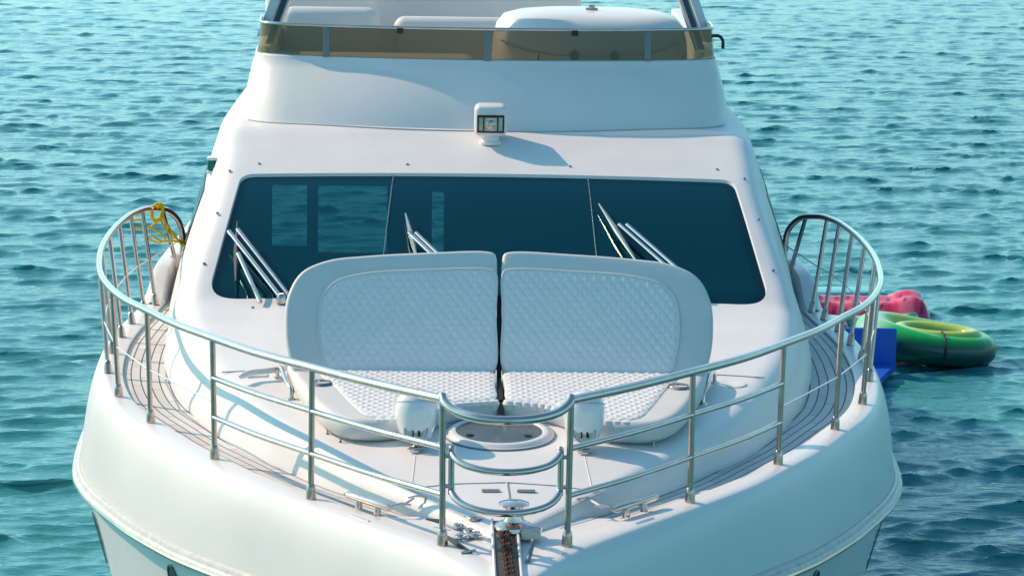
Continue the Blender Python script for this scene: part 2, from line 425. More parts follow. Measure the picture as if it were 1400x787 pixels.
# hull ------------------------------------------------------------
CAP = [(0, -.56), (.07, -.47), (.17, -.26), (.316, 0), (.63, .43), (1.03, .98), (1.36, 1.48), (1.64, 2.02), (1.90, 2.52), (2.12, 3.03), (2.29, 3.42), (2.41, 3.8), (2.545, 4.5), (2.61, 5.2), (2.63, 5.8), (2.61, 6.4), (2.57, 7.0), (2.54, 8), (2.5, 10), (2.42, 13.6)]
RUB = [(0, -.74), (.08, -.66), (.2, -.49), (.45, -.17), (.80, .29), (1.2, .88), (1.575, 1.47), (1.87, 2.0), (2.19, 2.67), (2.345, 3.05), (2.61, 3.78), (2.745, 4.3), (2.82, 4.8), (2.88, 5.5), (2.92, 6.5), (2.93, 8), (2.9, 10), (2.82, 13.6)]
WL = [(0, .45), (.35, .85), (.85, 1.5), (1.37, 2.2), (1.80, 2.9), (2.16, 3.8), (2.35, 4.5), (2.48, 5.4), (2.58, 7), (2.6, 9), (2.5, 13.6)]
NH = 120
def uni(pts): return resample(spline(pts, 10), NH)
capC = uni(CAP); rubC = uni(RUB); wlC = uni(WL)
def normals2(c):
    t = np.gradient(c, axis=0); t /= np.linalg.norm(t, axis=1)[:, None]; n = np.stack([t[:, 1], -t[:, 0]], 1); n[0] = (0, -1); return n
nC = normals2(capC); nR = normals2(rubC)
zcap = np.array([capz(p[1]) for p in capC]); zrub = np.interp(rubC[:, 1], [-.7, 1.47, 2.0, 2.67, 3.78, 4.8, 6.5, 14], [1.69, 1.505, 1.455, 1.41, 1.345, 1.30, 1.28, 1.25])
def hull_rows(sx):
    rows = []
    inn = capC-nC*.075; inn[:, 0] = np.maximum(inn[:, 0], 0)
    out = capC+nC*.07
    rows.append([(p[0], p[1], z-.06) for p, z in zip(inn, zcap)])
    rows.append([(p[0], p[1], z-.004) for p, z in zip(inn, zcap)])
    rows.append([(p[0], p[1], z) for p, z in zip(inn+nC*.012, zcap)])
    rows.append([(p[0], p[1], z+.004) for p, z in zip(capC, zcap)])
    rows.append([(p[0], p[1], z) for p, z in zip(out, zcap)])
    A = np.column_stack([out, zcap]); R3 = np.column_stack([rubC-nR*.02, zrub+.04])
    d = R3-A; hd = np.linalg.norm(d[:, :2], axis=1)
    wgt = np.clip((capC[:, 1]-.2)/3.5, 0, 1)
    K1 = A.copy(); K1[:, :2] += nC*.075; K1[:, 2] -= .035
    K2 = R3.copy(); K2[:, 2] += .27; K2[:, :2] += nC*.005-d[:, :2]*.16
    for t in np.linspace(.06, 1, 14):
        rows.append(((1-t)**3)*A+3*t*(1-t)**2*K1+3*t*t*(1-t)*K2+t**3*R3)
    R4 = np.column_stack([rubC-nR*.05, zrub-.05]); W4 = np.column_stack([wlC, np.full(NH, -.4)])
    for t in np.linspace(0, 1, 10):
        p = R4+(W4-R4)*t; p[:, :2] += nR*(-.02*math.sin(PI*t)); p[:, 0] = np.maximum(p[:, 0], 0)
        rows.append(p)
    return [[(sx*p[0], p[1], p[2]) for p in r] for r in rows]
HR = hull_rows(1)
mb = MB()
for sx in (1, -1):
    rows = hull_rows(sx); mb.grid(rows if sx > 0 else [r[::-1] for r in rows])
# transom
tr = [r[-1] for r in HR[3:] if r[-1][2] < 1.1]
mb.add([(x, y, z) for x, y, z in tr]+[(-x, y, z) for x, y, z in tr[::-1]], [tuple(range(2*len(tr)))])
hull = mb.build('hull', 'gel', yacht, sharp=45)
mb = MB()
for sx in (1, -1):
    P = [(sx*p[0], p[1], z) for p, z in zip(rubC, zrub)]
    P2 = [(sx*p[0], p[1], z) for p, z in zip(rubC-nR*.012, zrub+.03)]
    mb.tube(P, .036, 10); mb.tube([(x, y, z+.008) for x, y, z in P2], .022, 8)
mb.build('rub_rail', 'rub', yacht)
mb = MB()
for sx in (1, -1):
    mb.tube([(sx*(p[0]), p[1], z-.004) for p, z in zip(rubC+nR*.022, zrub)], .017, 8)
mb.build('rub_strip', 'steel', yacht)
# bow plate forward of the foredeck nose
mb = MB()
rows = []
for y in np.linspace(-.5, .62, 16):
    i = np.interp(y, capC[:, 1], capC[:, 0])-.055; i = max(i, .004)
    rows.append([(x, y, capz(y)-.006) for x in np.linspace(-i, i, 9)])
mb.grid(rows); mb.build('bow_plate', 'gel_satin', yacht)
# teak side decks
def teak(sx):
    ys = np.concatenate([np.linspace(.24, 2, 40), np.linspace(2.05, 13.3, 110)])
    inn = capC-nC*.07; o = np.argsort(inn[:, 1])
    V, F, UV = [], [], []; n = 13; L_ = 0
    for j, y in enumerate(ys):
        xo = np.interp(y, inn[o, 1], inn[o, 0]); xi = min(wb_f2(y)-.03, xo-.004)
        if j: L_ += math.hypot(y-ys[j-1], xo-pxo)
        pxo = xo
        for k in range(n):
            t = k/(n-1); x = xo+(xi-xo)*t
            V.append((sx*x, y, capz(y)-.03)); UV.append(((xo-x)/.062, L_))
    for j in range(len(ys)-1):
        for k in range(n-1):
            q = (j*n+k, j*n+k+1, (j+1)*n+k+1, (j+1)*n+k); F.append(q if sx < 0 else q[::-1])
    o = raw('teak_side_deck', V, F, 'teak', yacht)
    uv = o.data.uv_layers.new(name='planks')
    uv.data.foreach_set('uv', np.array([UV[l.vertex_index] for l in o.data.loops], np.float32).ravel())
    # margin board
    mb = MB(); mb.tube([(sx*x, y, capz(y)-.028) for x, y in ((np.interp(y, inn[np.argsort(inn[:, 1]), 1], inn[np.argsort(inn[:, 1]), 0])-.005, y) for y in ys)], .008, 6)
    mb.build('deck_margin', 'seam', yacht)
teak(1); teak(-1)
# cockpit deck aft and transom platform
mb = MB(); mb.box((0, 12.3, 1.25), (4.6, 2.6, .06), .01); mb.build('cockpit_deck', 'gel_satin', yacht)
mb = MB(); mb.box((0, 14.3, .42), (4.6, 1.4, .12), .04); mb.build('swim_platform', 'gel_satin', yacht)

# portlights in the topsides
def hull_pt(sx, t, i):
    """point on topsides row; t 0 (rub) .. 1 (waterline), i = curve index"""
    rows = HR[-10:]; a = t*9; k = int(min(a, 8)); f = a-k
    fi = min(max(i, 0), NH-1.001); ii = int(fi); g = fi-ii
    def P(r): return np.array(r[ii])*(1-g)+np.array(r[ii+1])*g
    p = P(rows[k])*(1-f)+P(rows[k+1])*f; return np.array([sx*p[0], p[1], p[2]])
def portlight(sx, i0, t0, dt, di, slant):
    ring = []; rim = []
    for a in np.linspace(0, 2*PI, 28, endpoint=False):
        ca, sa = math.cos(a), math.sin(a); w = di*(1-.35*sa)
        for lst, k, off in ((ring, 1, .010), (rim, 1.0, .012)):
            u = i0+ca*w*k+slant*sa; t = t0+sa*dt*k
            p = hull_pt(sx, t, u); e1 = hull_pt(sx, t, u+.5)-hull_pt(sx, t, u-.5); e2 = hull_pt(sx, t+.01, u)-hull_pt(sx, t-.01, u)
            nrm = np.cross(e1, e2); nrm /= np.linalg.norm(nrm); nrm *= np.sign(nrm[0]*sx); lst.append(p+nrm*off)
    mb = MB(); mb.add(ring, [tuple(range(len(ring)))]); o = mb.build('portlight', 'dark_glass', yacht, smooth=False)
    m2 = MB(); m2.tube(rim, .005, 6, closed=True); m2.build('rim', 'seam', o)
PORTS = [(27.4, .15, .12, .55, -.5), (44.2, .20, .12, .55, -.1)]
for sx in (1, -1):
    for p in PORTS: portlight(sx, *p)

# side windows of the deckhouse (dark band) and nav lights
for sx in (1, -1):
    rows = []
    for y in np.linspace(7.0, 10.6, 20):
        r = []
        for q in np.linspace(.835, .925, 5):
            p = np.array(shell(sx*q, y)); r.append(p+np.array([sx*.006, 0, .002]))
        rows.append(r)
    MB().grid(rows).build('side_window', 'dark_glass', yacht)
    if sx > 0: continue
    p = shell(sx*.80, 7.0)
    mb = MB(); mb.box((p[0]+sx*.025, 7.0, p[2]-.02), (.06, .1, .085), .015); o = mb.build('navigation_light', 'green_lens' if sx < 0 else 'red_vinyl', yacht)
    mb = MB(); mb.box((p[0]+sx*.02, 7.0, p[2]+.03), (.08, .13, .02), .006); mb.build('cap', 'gel', o)
    mb = MB(); mb.box((p[0]+sx*.02, 7.0, p[2]-.072), (.08, .13, .02), .006); mb.build('base', 'gel', o)

# fasteners round the windscreen
for x, y in [(-1.91, 6.5), (-1.70, 6.6), (-.60, 6.58), (.61, 6.58), (1.71, 6.6), (1.905, 6.48), (2.0, 5.38), (1.955, 5.95), (-1.955, 5.95), (-2.0, 5.38), (1.5, 4.82), (-1.62, 4.8)]:
    MB().lathe([(.011, -.004), (.011, .006), (.006, .010), (.0, .011)], (x, y, top_z(min(abs(x), ws_f(y)-.1), y)), 10).build('fastener', 'seam', yacht)

# ------------------------------------------------------------------ flybridge
def upath(half):
    h = resample(spline(half, 10), 60); return np.vstack([h[::-1]*[-1, 1], h[1:]])
FB = upath([(0, 7.15), (.5, 7.165), (.95, 7.22), (1.42, 7.335), (1.72, 7.445), (1.87, 7.60), (1.92, 7.9), (1.97, 9), (2.0, 11.9)])
FT = upath([(0, 7.55), (.5, 7.575), (.95, 7.655), (1.38, 7.765), (1.67, 7.85), (1.81, 7.97), (1.845, 8.25), (1.86, 9), (1.9, 11.9)])
NF = len(FB)
fz0 = np.interp(FB[:, 1], [7.05, 7.3, 7.45, 7.6, 8, 12], [3.32, 3.34, 3.30, 3.20, 3.1, 3.1])
fz1 = np.interp(FT[:, 1], [7.4, 7.7, 8.6, 9.2, 12], [3.855, 3.85, 3.86, 3.92, 3.98])
nFT = np.gradient(FT, axis=0); nFT /= np.linalg.norm(nFT, axis=1)[:, None]; nFT = np.stack([-nFT[:, 1], nFT[:, 0]], 1)   # inward
if nFT[NF//2][1] < 0: nFT = -nFT
rows = []
A = np.column_stack([FB, fz0]); B = np.column_stack([FT, fz1])
ndir = np.column_stack([-nFT, np.zeros(NF)])
for t in np.linspace(0, 1, 9):
    p = A+(B-A)*t+ndir*(.035*math.sin(PI*t)); p[:, 2] += 0; rows.append(p)
for k in (1, 2, 3, 4):
    a = PI/2*k/4; p = B.copy(); p[:, :2] += nFT*.03*(1-math.cos(a)); p[:, 2] += .03*math.sin(a); rows.append(p)
p = B.copy(); p[:, :2] += nFT*.11; p[:, 2] += .025; rows.append(p)
p = p.copy(); p[:, :2] += nFT*.02; p[:, 2] = 3.44; rows.append(p)
MB().grid([list(map(tuple, r)) for r in rows]).build('flybridge_coaming', 'gel', yacht, sharp=50)
# join line at foot
ft = [(x, y, top_z(min(abs(x), ws_f(y)-.1), y)+.003) for x, y in FB+np.column_stack([-nFT[:, 0], -nFT[:, 1]])*.014 if y < 7.56]
MB().tube(ft, .006, 6).build('coaming_seam', 'line_grey', yacht)
mb = MB(); mb.box((0, 10.0, 3.445), (3.3, 3.8, .03), .005); mb.build('flybridge_floor', 'cream', yacht)
# acrylic windscreen
fw = empty('flybridge_windscreen', (0, 7.5, 3.88)); attach(fw, yacht)
sel = [i for i in range(NF) if FT[i][1] < 8.6]
b0 = [(FT[i][0]+nFT[i][0]*.022, FT[i][1]+nFT[i][1]*.022, fz1[i]+.027) for i in sel]
b1 = [(FT[i][0]+nFT[i][0]*.045, FT[i][1]+nFT[i][1]*.045, fz1[i]+.265) for i in sel]
mid = [tuple((np.array(a)+np.array(b))/2) for a, b in zip(b0, b1)]
MB().grid([b0, mid, b1]).build('acrylic_pane', 'smoke', fw)
MB().tube(b1, .014, 10).build('top_rail', 'steel', fw)
MB().tube(b0, .006, 6).build('gasket', 'seam', fw)
def at_x(lst, x):
    i = min(range(len(lst)), key=lambda k: abs(lst[k][0]-x)+(5 if lst[k][1] > 8.25 else 0)); return np.array(lst[i])
for x in (-1.27, 0.0, 1.27):
    a, b = at_x(b0, x), at_x(b1, x); mb = MB(); mb.box((a+b)/2+np.array([0, -.006, 0]), (.052, .012, .25), .003, Matrix.Rotation(-.16, 3, 'X')); mb.build('bracket', 'seam', fw)
for x in (-.68, .68):
    b = at_x(b1, x); mb = MB(); mb.box(b+np.array([0, -.012, -.025]), (.05, .02, .04), .004); mb.build('clip', 'black', fw)
for x in (.42, 1.5):
    b = at_x(b0, x); mb = MB(); mb.box(b+np.array([0, .02, .02]), (.03, .02, .05), .008); mb.build('clip', 'steel_dull', fw)
# helm console under its cover
def console():
    c = empty('helm_console', (.85, 8.7, 3.46)); attach(c, yacht)
    prof = [(1., 0.), (1., .30), (.985, .50), (.95, .62), (.88, .69), (.72, .725), (.45, .745), (.0, .75)]
    rows = []
    for s, z in prof:
        r = []
        for a in np.linspace(0, 2*PI, 60, endpoint=False):
            ca, sa = math.cos(a), math.sin(a); e = 2/3.6
            r.append((.85+.80*s*np.sign(ca)*abs(ca)**e, 8.72+.62*s*np.sign(sa)*abs(sa)**e+(1-s)*.15, 3.46+z))
        rows.append(r)
    MB().grid(rows, True).build('cover', 'gel', c)
    fr = []
    for k in range(25):
        t = k/24; x = .12+t*1.42; fr.append((x, 8.72-.62*(1-abs((x-.85)/.80)**3.6)**(1/3.6)-.006 if abs(x-.85) < .79 else 8.5, 3.93-.06*math.sin(PI*t)+.05*abs(2*t-1)**6))
    MB().tube(fr, .006, 6).build('seam_line', 'line_grey', c)
    for x in (.70, 1.02):
        MB().lathe([(.04, 0), (.04, .015), (.02, .03), (0, .031)], (x, 8.1, 3.88), 14, Matrix.Rotation(PI/2, 3, 'X')).build('knob', 'black', c)
    mb = MB(); mb.box((.86, 8.62, 4.215), (.10, .04, .02), .006); mb.box((.86, 8.6, 4.235), (.05, .02, .03), .006); mb.build('latch', 'steel_dull', c)
console()
# flybridge seating
st = empty('flybridge_sofa', (-.9, 10, 3.46)); attach(st, yacht)
mb = MB(); mb.box((-.95, 9.1, 3.66), (1.75, .8, .22), .09, seg=5); mb.build('seat_cushion', 'cream', st)
mb = MB(); mb.box((-.85, 8.62, 3.60), (1.55, .34, .18), .05, seg=4); mb.build('seat_cushion', 'vinyl', st)
mb = MB(); mb.box((-1.32, 9.95, 3.80), (.85, .26, .62), .11, Matrix.Rotation(-.12, 3, 'X'), 5); mb.build('backrest', 'vinyl', st)
mb = MB(); mb.box((-.05, 9.95, 3.75), (1.45, .22, .58), .1, Matrix.Rotation(-.1, 3, 'X'), 5); mb.build('backrest', 'vinyl', st)
mb = MB(); mb.box((-1.42, 10.6, 3.95), (1.0, .35, .8), .14, seg=5); mb.build('headrest', 'gel', st)
ra = empty('rear_module', (-.3, 11.4, 3.46)); attach(ra, yacht)
mb = MB(); mb.box((-.3, 11.4, 3.85), (2.4, .7, .82), .06, seg=4); mb.build('cabinet', 'gel_satin', ra)
mb = MB(); mb.box((-.62, 11.03, 4.20), (.40, .03, .03), .008); mb.build('vent_slot', 'black', ra)
pts = spline([(-.28, 8.25, 3.45), (-.28, 8.25, 3.72), (-.24, 8.25, 3.79), (-.05, 8.25, 3.80), (.02, 8.25, 3.76), (.02, 8.25, 3.45)], 6)
MB().tube(pts, .013, 8).build('grab_rail', 'steel', yacht)
# hardtop legs, lengthened out of view to throw shadow streaks on the roof
for sx in (1, -1):
    lg = empty('hardtop_leg', (sx*1.9, 8.5, 3.9)); attach(lg, yacht)
    mb = MB(); ax = lambda z: sx*(1.82-(z-3.95)*.36)
    mb.grid([[(ax(z)+sx*.035, 8.45+(z-3.9)*.25, z), (ax(z)-sx*.035, 8.44+(z-3.9)*.25, z), (ax(z)-sx*.05, 8.55+(z-3.9)*.25, z), (ax(z)-sx*.03, 8.75+(z-3.9)*.25, z), (ax(z)+sx*.035, 8.75+(z-3.9)*.25, z)] for z in (3.97, 4.1, 4.6, 6.1)], True)
    mb.build('strut', 'gel', lg)
    mb = MB(); mb.grid([[(ax(z)-sx*.05, 8.56+(z-3.9)*.25, z), (ax(z)-sx*.10, 8.56+(z-3.9)*.25, z)] for z in (3.9, 4.6, 6.1)]); mb.build('tinted_infill', 'blue_leg', lg)
    MB().tube([(ax(z)-sx*.115, 8.54+(z-3.9)*.25, z) for z in (3.9, 4.6, 6.1)], .02, 10).build('steel_edge', 'steel', lg)
# small coil on the right coaming end
MB().tube(spline([(1.80, 8.1, 4.05), (1.85, 8.1, 4.05), (1.88, 8.1, 4.02), (1.885, 8.1, 3.95)], 5), .013, 8).build('rail_fitting', 'black', yacht)

# searchlight
sl = empty('searchlight', (.02, 6.95, 3.30)); attach(sl, yacht)
MB().lathe([(.085, 0), (.085, .02), (.07, .03), (.065, .085), (0, .086)], (.02, 6.96, 3.30), 24).build('pedestal', 'gel', sl)
mb = MB(); mb.box((.02, 6.97, 3.485), (.245, .27, .235), .045, seg=5); mb.build('housing', 'gel', sl)
mb = MB(); mb.box((.02, 6.838, 3.465), (.205, .016, .135), .006); lens = mb.build('lens_frame', 'black', sl)
mb = MB(); mb.grid([[(.02+x, 6.828-.02*math.cos(x*18), 3.465+z) for x in np.linspace(-.088, .088, 15)] for z in np.linspace(-.05, .05, 3)]); mb.build('reflector', 'steel_dull', lens)
MB().lathe([(.035, 0), (.024, .010), (.008, .014), (0, .014)], (.02, 6.806, 3.465), 20, Matrix.Rotation(PI/2, 3, 'X')).build('bulb', 'wiper_steel', lens)
for dx in (-.055, .055):
    mb = MB(); mb.box((.02+dx, 6.812, 3.465), (.008, .01, .10), .002); mb.build('divider', 'black', lens)

# wipers
def wiper(arms, blade, bl_mat='black', pivot=True):
    w = empty('windscreen_wiper', arms[0][0]); attach(w, yacht)
    for a in arms: MB().tube(a, .0155, 8).build('arm', 'steel', w)
    a, b = np.array(blade[0]), np.array(blade[1]); m = (a+b)/2
    MB().tube([a, a*.75+b*.25, m, a*.25+b*.75, b], [.006, .014, .022, .017, .008], 8).build('blade', bl_mat, w)
    if pivot: MB().lathe([(.035, -.03), (.035, .015), (.02, .035), (0, .036)], arms[0][0], 16).build('pivot', 'steel', w)
wiper([[(-1.43, 4.88, 2.47), (-1.845, 5.60, 2.82)], [(-1.385, 4.93, 2.49), (-1.785, 5.62, 2.83)], [(-1.57, 4.83, 2.455), (-1.76, 5.36, 2.70)]],
      [(-1.80, 5.80, 2.86), (-1.755, 5.08, 2.55)])
wiper([[(-.25, 5.12, 2.60), (-.57, 5.62, 2.82)], [(-.20, 5.12, 2.60), (-.52, 5.62, 2.82)]], [(-.60, 5.88, 2.92), (-.51, 5.35, 2.68)], 'wiper_steel')
wiper([[(1.35, 5.08, 2.58), (.93, 5.74, 2.88)], [(1.41, 5.08, 2.58), (.985, 5.74, 2.88)]], [(.80, 6.03, 2.985), (1.03, 5.35, 2.68)], 'wiper_steel')

# ------------------------------------------------------------------ rails
RAILP = [(.323, 0, 2.848), (.66, .44, 2.825), (1.025, .97, 2.80), (1.36, 1.48, 2.775), (1.65, 2.02, 2.752), (1.92, 2.52, 2.738), (2.135, 3.0, 2.728), (2.31, 3.38, 2.722), (2.44, 3.75, 2.72), (2.58, 4.3, 2.718), (2.67, 4.9, 2.717), (2.725, 5.5, 2.717), (2.745, 6.1, 2.717), (2.735, 6.65, 2.717), (2.69, 7.15, 2.715), (2.60, 7.45, 2.705), (2.48, 7.58, 2.67), (2.40, 7.62, 2.58), (2.37, 7.62, 2.46), (2.37, 7.62, 2.26)]
STAN = [((.316, 0), 0), ((1.03, .98), 2), ((1.64, 2.02), 4), ((2.12, 3.03), 6), ((2.41, 3.8), 8), ((2.57, 4.54), None), ((2.62, 5.21), None), ((2.63, 5.8), None), ((2.62, 6.33), None), ((2.58, 6.8), None), ((2.53, 7.12), None)]
RC = spline(RAILP, 8)
def rail_at(y):
    k = np.argmin(np.abs(RC[:124, 1]-y)); return RC[k]
TOPY = [0, .97, 2.02, 3.0, 3.75, 4.75, 5.38, 6.0, 6.55, 7.05, 7.33]
def stanchion_pts(k, sx):
    (bx, by), _ = STAN[k]; t = rail_at(TOPY[k]); zb = capz(by)+.004
    return np.array([sx*bx, by, zb]), np.array([sx*t[0], t[1], t[2]])
for sx in (-1, 1):
    gr = empty('guardrail', (sx*1.6, 2.0, 2.04)); attach(gr, yacht)
    MB().tube([(sx*p[0], p[1], p[2]) for p in RC], .0235, 14).build('top_rail', 'steel', gr)
    SP = []
    for k in range(len(STAN)):
        a, b = stanchion_pts(k, sx); SP.append((a, b)); d = (b-a)/np.linalg.norm(b-a)
        mb = MB(); mb.tube([a, b-d*.01], .0165, 12)
        mb.tube([a-d*.004, a+d*.05, a+d*.075, a+d*.082], [.029, .026, .022, .017], 14)
        mb.build('stanchion', 'steel_post', gr)
    MB().tube([(sx*2.52, 7.55, 2.685), (sx*2.42, 7.66, 2.22)], .0165, 12).build('end_post', 'steel_post', gr)
    def frac(k, f): a, b = SP[k]; return a+(b-a)*f
    for f in (.67, .345):
        mb = MB()
        for k in (0, 1):
            a, b = frac(k, f), frac(k+1, f); c = np.array(capC); m = (a+b)/2+np.array([sx*.02, -.01, 0])
            mb.tube(spline([a, m, b], 6), .0165, 10)
        mb.build('mid_rail', 'steel', gr)
    ends = [frac(k, .47) for k in range(2, len(STAN))]+[np.array([sx*2.37, 7.62, 2.45])]
    MB().tube([tuple(e) for e in ends], .005, 6).build('lifeline', 'gel_satin', gr)
# pulpit loops at the bow
pp = empty('pulpit', (0, -.1, 2.1)); attach(pp, yacht)
def loop(w, y0, z0, dz, bulge, r, extra):
    pts = [(-w-extra, y0+.02, z0+.035), (-w+.005, y0-.02, z0+.012), (-w*.82, y0-.09, z0-dz*.5), (-w*.45, y0-bulge*.85, z0-dz*.9), (0, y0-bulge, z0-dz), (w*.45, y0-bulge*.85, z0-dz*.9), (w*.82, y0-.09, z0-dz*.5), (w-.005, y0-.02, z0+.012), (w+extra, y0+.02, z0+.035)]
    return spline(pts, 6)
MB().tube(loop(.318, 0, 2.825, .035, .22, .02, .006), .0235, 12).build('loop', 'steel', pp)
MB().tube(loop(.275, -.01, 2.56, .035, .20, .02, -.002), .018, 12).build('loop', 'steel', pp)
MB().tube(loop(.275, -.01, 2.36, .045, .20, .02, -.002), .018, 12).build('loop', 'steel', pp)
for sx in (-1, 1):
    MB().tube([(sx*.275, -.01, 2.36), (sx*.275, -.01, 2.60)], .016, 10).build('upright', 'steel', pp)
    for z in (2.40, 2.555): MB().tube([(sx*.275, -.01, z), (sx*.316, 0, z)], .011, 8).build('lug', 'steel_dull', pp)
# raised bulwark where the rail ends
for sx in (-1, 1):
    mb = MB()
    rows = []
    for y, h in ((7.15, 0), (7.3, .04), (7.45, .13), (7.6, .20), (7.9, .22), (9, .22), (13.4, .22)):
        xo = np.interp(y, capC[:, 1], capC[:, 0])
        rows.append([(sx*(xo+.10), y, 1.98), (sx*(xo+.05), y, 2.0+h), (sx*(xo+.01), y, 2.02+h), (sx*(xo-.06), y, 2.005+h), (sx*(xo-.09), y, 1.95)])
    mb.grid(rows if sx < 0 else [r[::-1] for r in rows]); mb.build('bulwark_wing', 'gel', yacht)
    mb = MB(); mb.box((sx*2.42, 8.05, 2.08), (.20, .10, .36), .03); mb.build('side_gate', 'cream', yacht)
    mb = MB(); mb.tube(spline([(sx*2.34, 7.75, 2.25), (sx*2.34, 7.75, 2.42), (sx*2.32, 7.75, 2.52)], 5), .02, 8); mb.lathe([(.045, -.04), (.05, 0), (.045, .04)], (sx*2.36, 7.66, 2.44), 14, Matrix.Rotation(PI/2, 3, 'Y')); mb.build('gate_latch', 'steel', yacht)

# ------------------------------------------------------------------ foredeck fittings
SLP = math.atan(.066)
RX = Matrix.Rotation(SLP, 3, 'X')
hz = top_z(0, 1.8)
ht = empty('deck_hatch', (0, 1.8, hz)); attach(ht, yacht)
MB().lathe([(.315, -.01), (.313, .006), (.296, .012), (.288, .022), (.268, .028), (.252, .026), (.247, .020)], (.005, 1.80, hz), 64, RX, False).build('rim', 'gel', ht)
MB().lathe([(.250, .019), (.20, .023), (.1, .026), (0, .027)], (.005, 1.80, hz), 48, RX).build('acrylic_lid', 'hatchglass', ht)
MB().tube([(.005+.318*math.cos(a), 1.80+.318*math.sin(a), hz+.003+.318*math.sin(a)*.066) for a in np.linspace(0, 2*PI, 64, endpoint=False)], .005, 6, closed=True).build('gasket', 'seam', ht)
for x in (-.165, .165):
    MB().lathe([(.022, 0), (.022, .008), (0, .012)], (x, 1.70, hz+.014), 14).build('latch', 'black', ht)

def pod(x):
    o = empty('deck_lamp', (x, 1.52, top_z(x, 1.52))); attach(o, yacht)
    R = Matrix.Rotation(-.30, 3, 'X'); base = Vector((x, 1.56, 2.262))
    prof = [(.055, 0), (.075, .012), (.094, .05), (.108, .10), (.116, .155), (.113, .195), (.100, .225), (.075, .25), (.04, .265), (0, .27)]
    pc = np.array(prof); pr = resample(spline(prof, 5), 40)*np.array([1.04, 1.10])
    MB().lathe([tuple(p) for p in pr], base, 40, R).build('shell', 'pod', o)
    MB().tube([base+R@Vector((.1185*math.cos(a), .1185*math.sin(a), .216)) for a in np.linspace(0, 2*PI, 40, endpoint=False)], .0022, 6, closed=True).build('cap_seam', 'line_grey', o)
    Rf = R@Matrix.Rotation(math.radians(72), 3, 'X'); c = base+R@Vector((0, -.083, .052))
    MB().tube([c+Rf@Vector((.062*math.cos(a), .062*math.sin(a), 0)) for a in np.linspace(0, 2*PI, 32, endpoint=False)], .0055, 8, closed=True).build('bezel', 'steel', o)
    MB().lathe([(.060, .0), (.02, .001), (0, .001)], c+Rf@Vector((0, 0, .004)), 32, Rf).build('lens', 'cream', o)
    mb = MB()
    for dx in (-.012, .012): mb.tube([c+Rf@Vector((dx, .03, .006)), c+Rf@Vector((dx*1.7, -.035, .008))], [.004, .009], 8)
    mb.build('pin', 'black', o)
    mb = MB(); zt = top_z(x, 1.5); mb.lathe([(.045, -.004), (.045, .01), (.03, .016), (.017, .03), (.017, .09), (0, .091)], (x, 1.50, zt), 20)
    mb.tube([(x-.035, 1.46, zt+.02), (x+.035, 1.46, zt+.02)], .012, 8); mb.build('foot', 'steel', o)
pod(-.47); pod(.475)
# thin cable trim running forward from each foot
for x in (-.47, .475):
    MB().tube([(x*(1+.03*t), 1.44-.6*t, top_z(x, 1.44-.6*t)+.0005) for t in np.linspace(0, 1, 8)], .003, 6).build('cable_trim', 'gel', yacht)

# windlass, chain tray, chain
wl = empty('windlass', (.05, .2, 2.11)); attach(wl, yacht)
MB().lathe([(.095, -.01), (.105, .01), (.10, .03), (.075, .045), (.05, .055)], (.05, .20, 2.118), 36).build('base', 'steel', wl)
MB().lathe([(.055, 0), (.046, .03), (.044, .06), (.05, .075), (.078, .082), (.080, .092), (.05, .103), (.018, .106), (.016, .098), (0, .098)], (.05, .20, 2.17), 36).build('drum', 'steel', wl)
mb = MB(); mb.tube([(.12, .16, 2.14), (.19, .14, 2.135)], .018, 10); mb.build('lever', 'steel', wl)
tray = empty('chain_tray', (0, -.2, 2.09)); attach(tray, yacht)
zt = lambda y: max(capz(y), top_z(0, y))+.002
ys = np.linspace(.33, -.62, 20)
mb = MB(); mb.grid([[(-.058, y, zt(y)+.004), (0, y, zt(y)+.003), (.068, y, zt(y)+.004)] for y in ys]); mb.build('bed', 'tray', tray)
for x in (-.06, .07):
    mb = MB(); mb.grid([[(x-.008, y, zt(y)-.01), (x-.007, y, zt(y)+.014), (x, y, zt(y)+.018), (x+.007, y, zt(y)+.014), (x+.008, y, zt(y)-.01)] for y in ys]); mb.build('lip', 'gel', tray)
mb = MB()
def link(c, d, flat):
    R = Matrix.Rotation(math.atan2(d[0], -d[1]), 3, 'Z')
    pts = []
    for a in np.linspace(0, 2*PI, 14, endpoint=False):
        u, w = .026*math.sin(a), .012*math.cos(a)
        pts.append(Vector(c)+R@Vector((w if flat else 0, u, 0 if flat else w)))
    mb.tube(pts, .0042, 6, closed=True)
y = .12; k = 0
while y > -.66:
    link((-.012+.018*(.12-y), y, zt(y)+.018), (0, -1), k % 2 == 0); link((.016+.02*(.12-y), y-.01, zt(y)+.018), (0, -1), k % 2 == 1); y -= .036; k += 1
ch = mb.build('anchor_chain', 'rust', yacht)
mb = MB(); mb.box((0, -.78, 1.98), (.16, .42, .10), .02, Matrix.Rotation(.25, 3, 'X')); mb.tube([(-.09, -.92, 1.95), (.09, -.92, 1.95)], .05, 16); mb.build('bow_roller', 'steel_dull', yacht)
mb = MB(); mb.tube([(.105, -.30, 2.08), (.14, -.16, 2.165)], .012, 8); mb.build('retaining_pin', 'seam', yacht)
mb = MB(); mb.box((.135, .13, 2.125), (.10, .12, .05), .012); mb.build('motor_cover', 'cream', yacht)

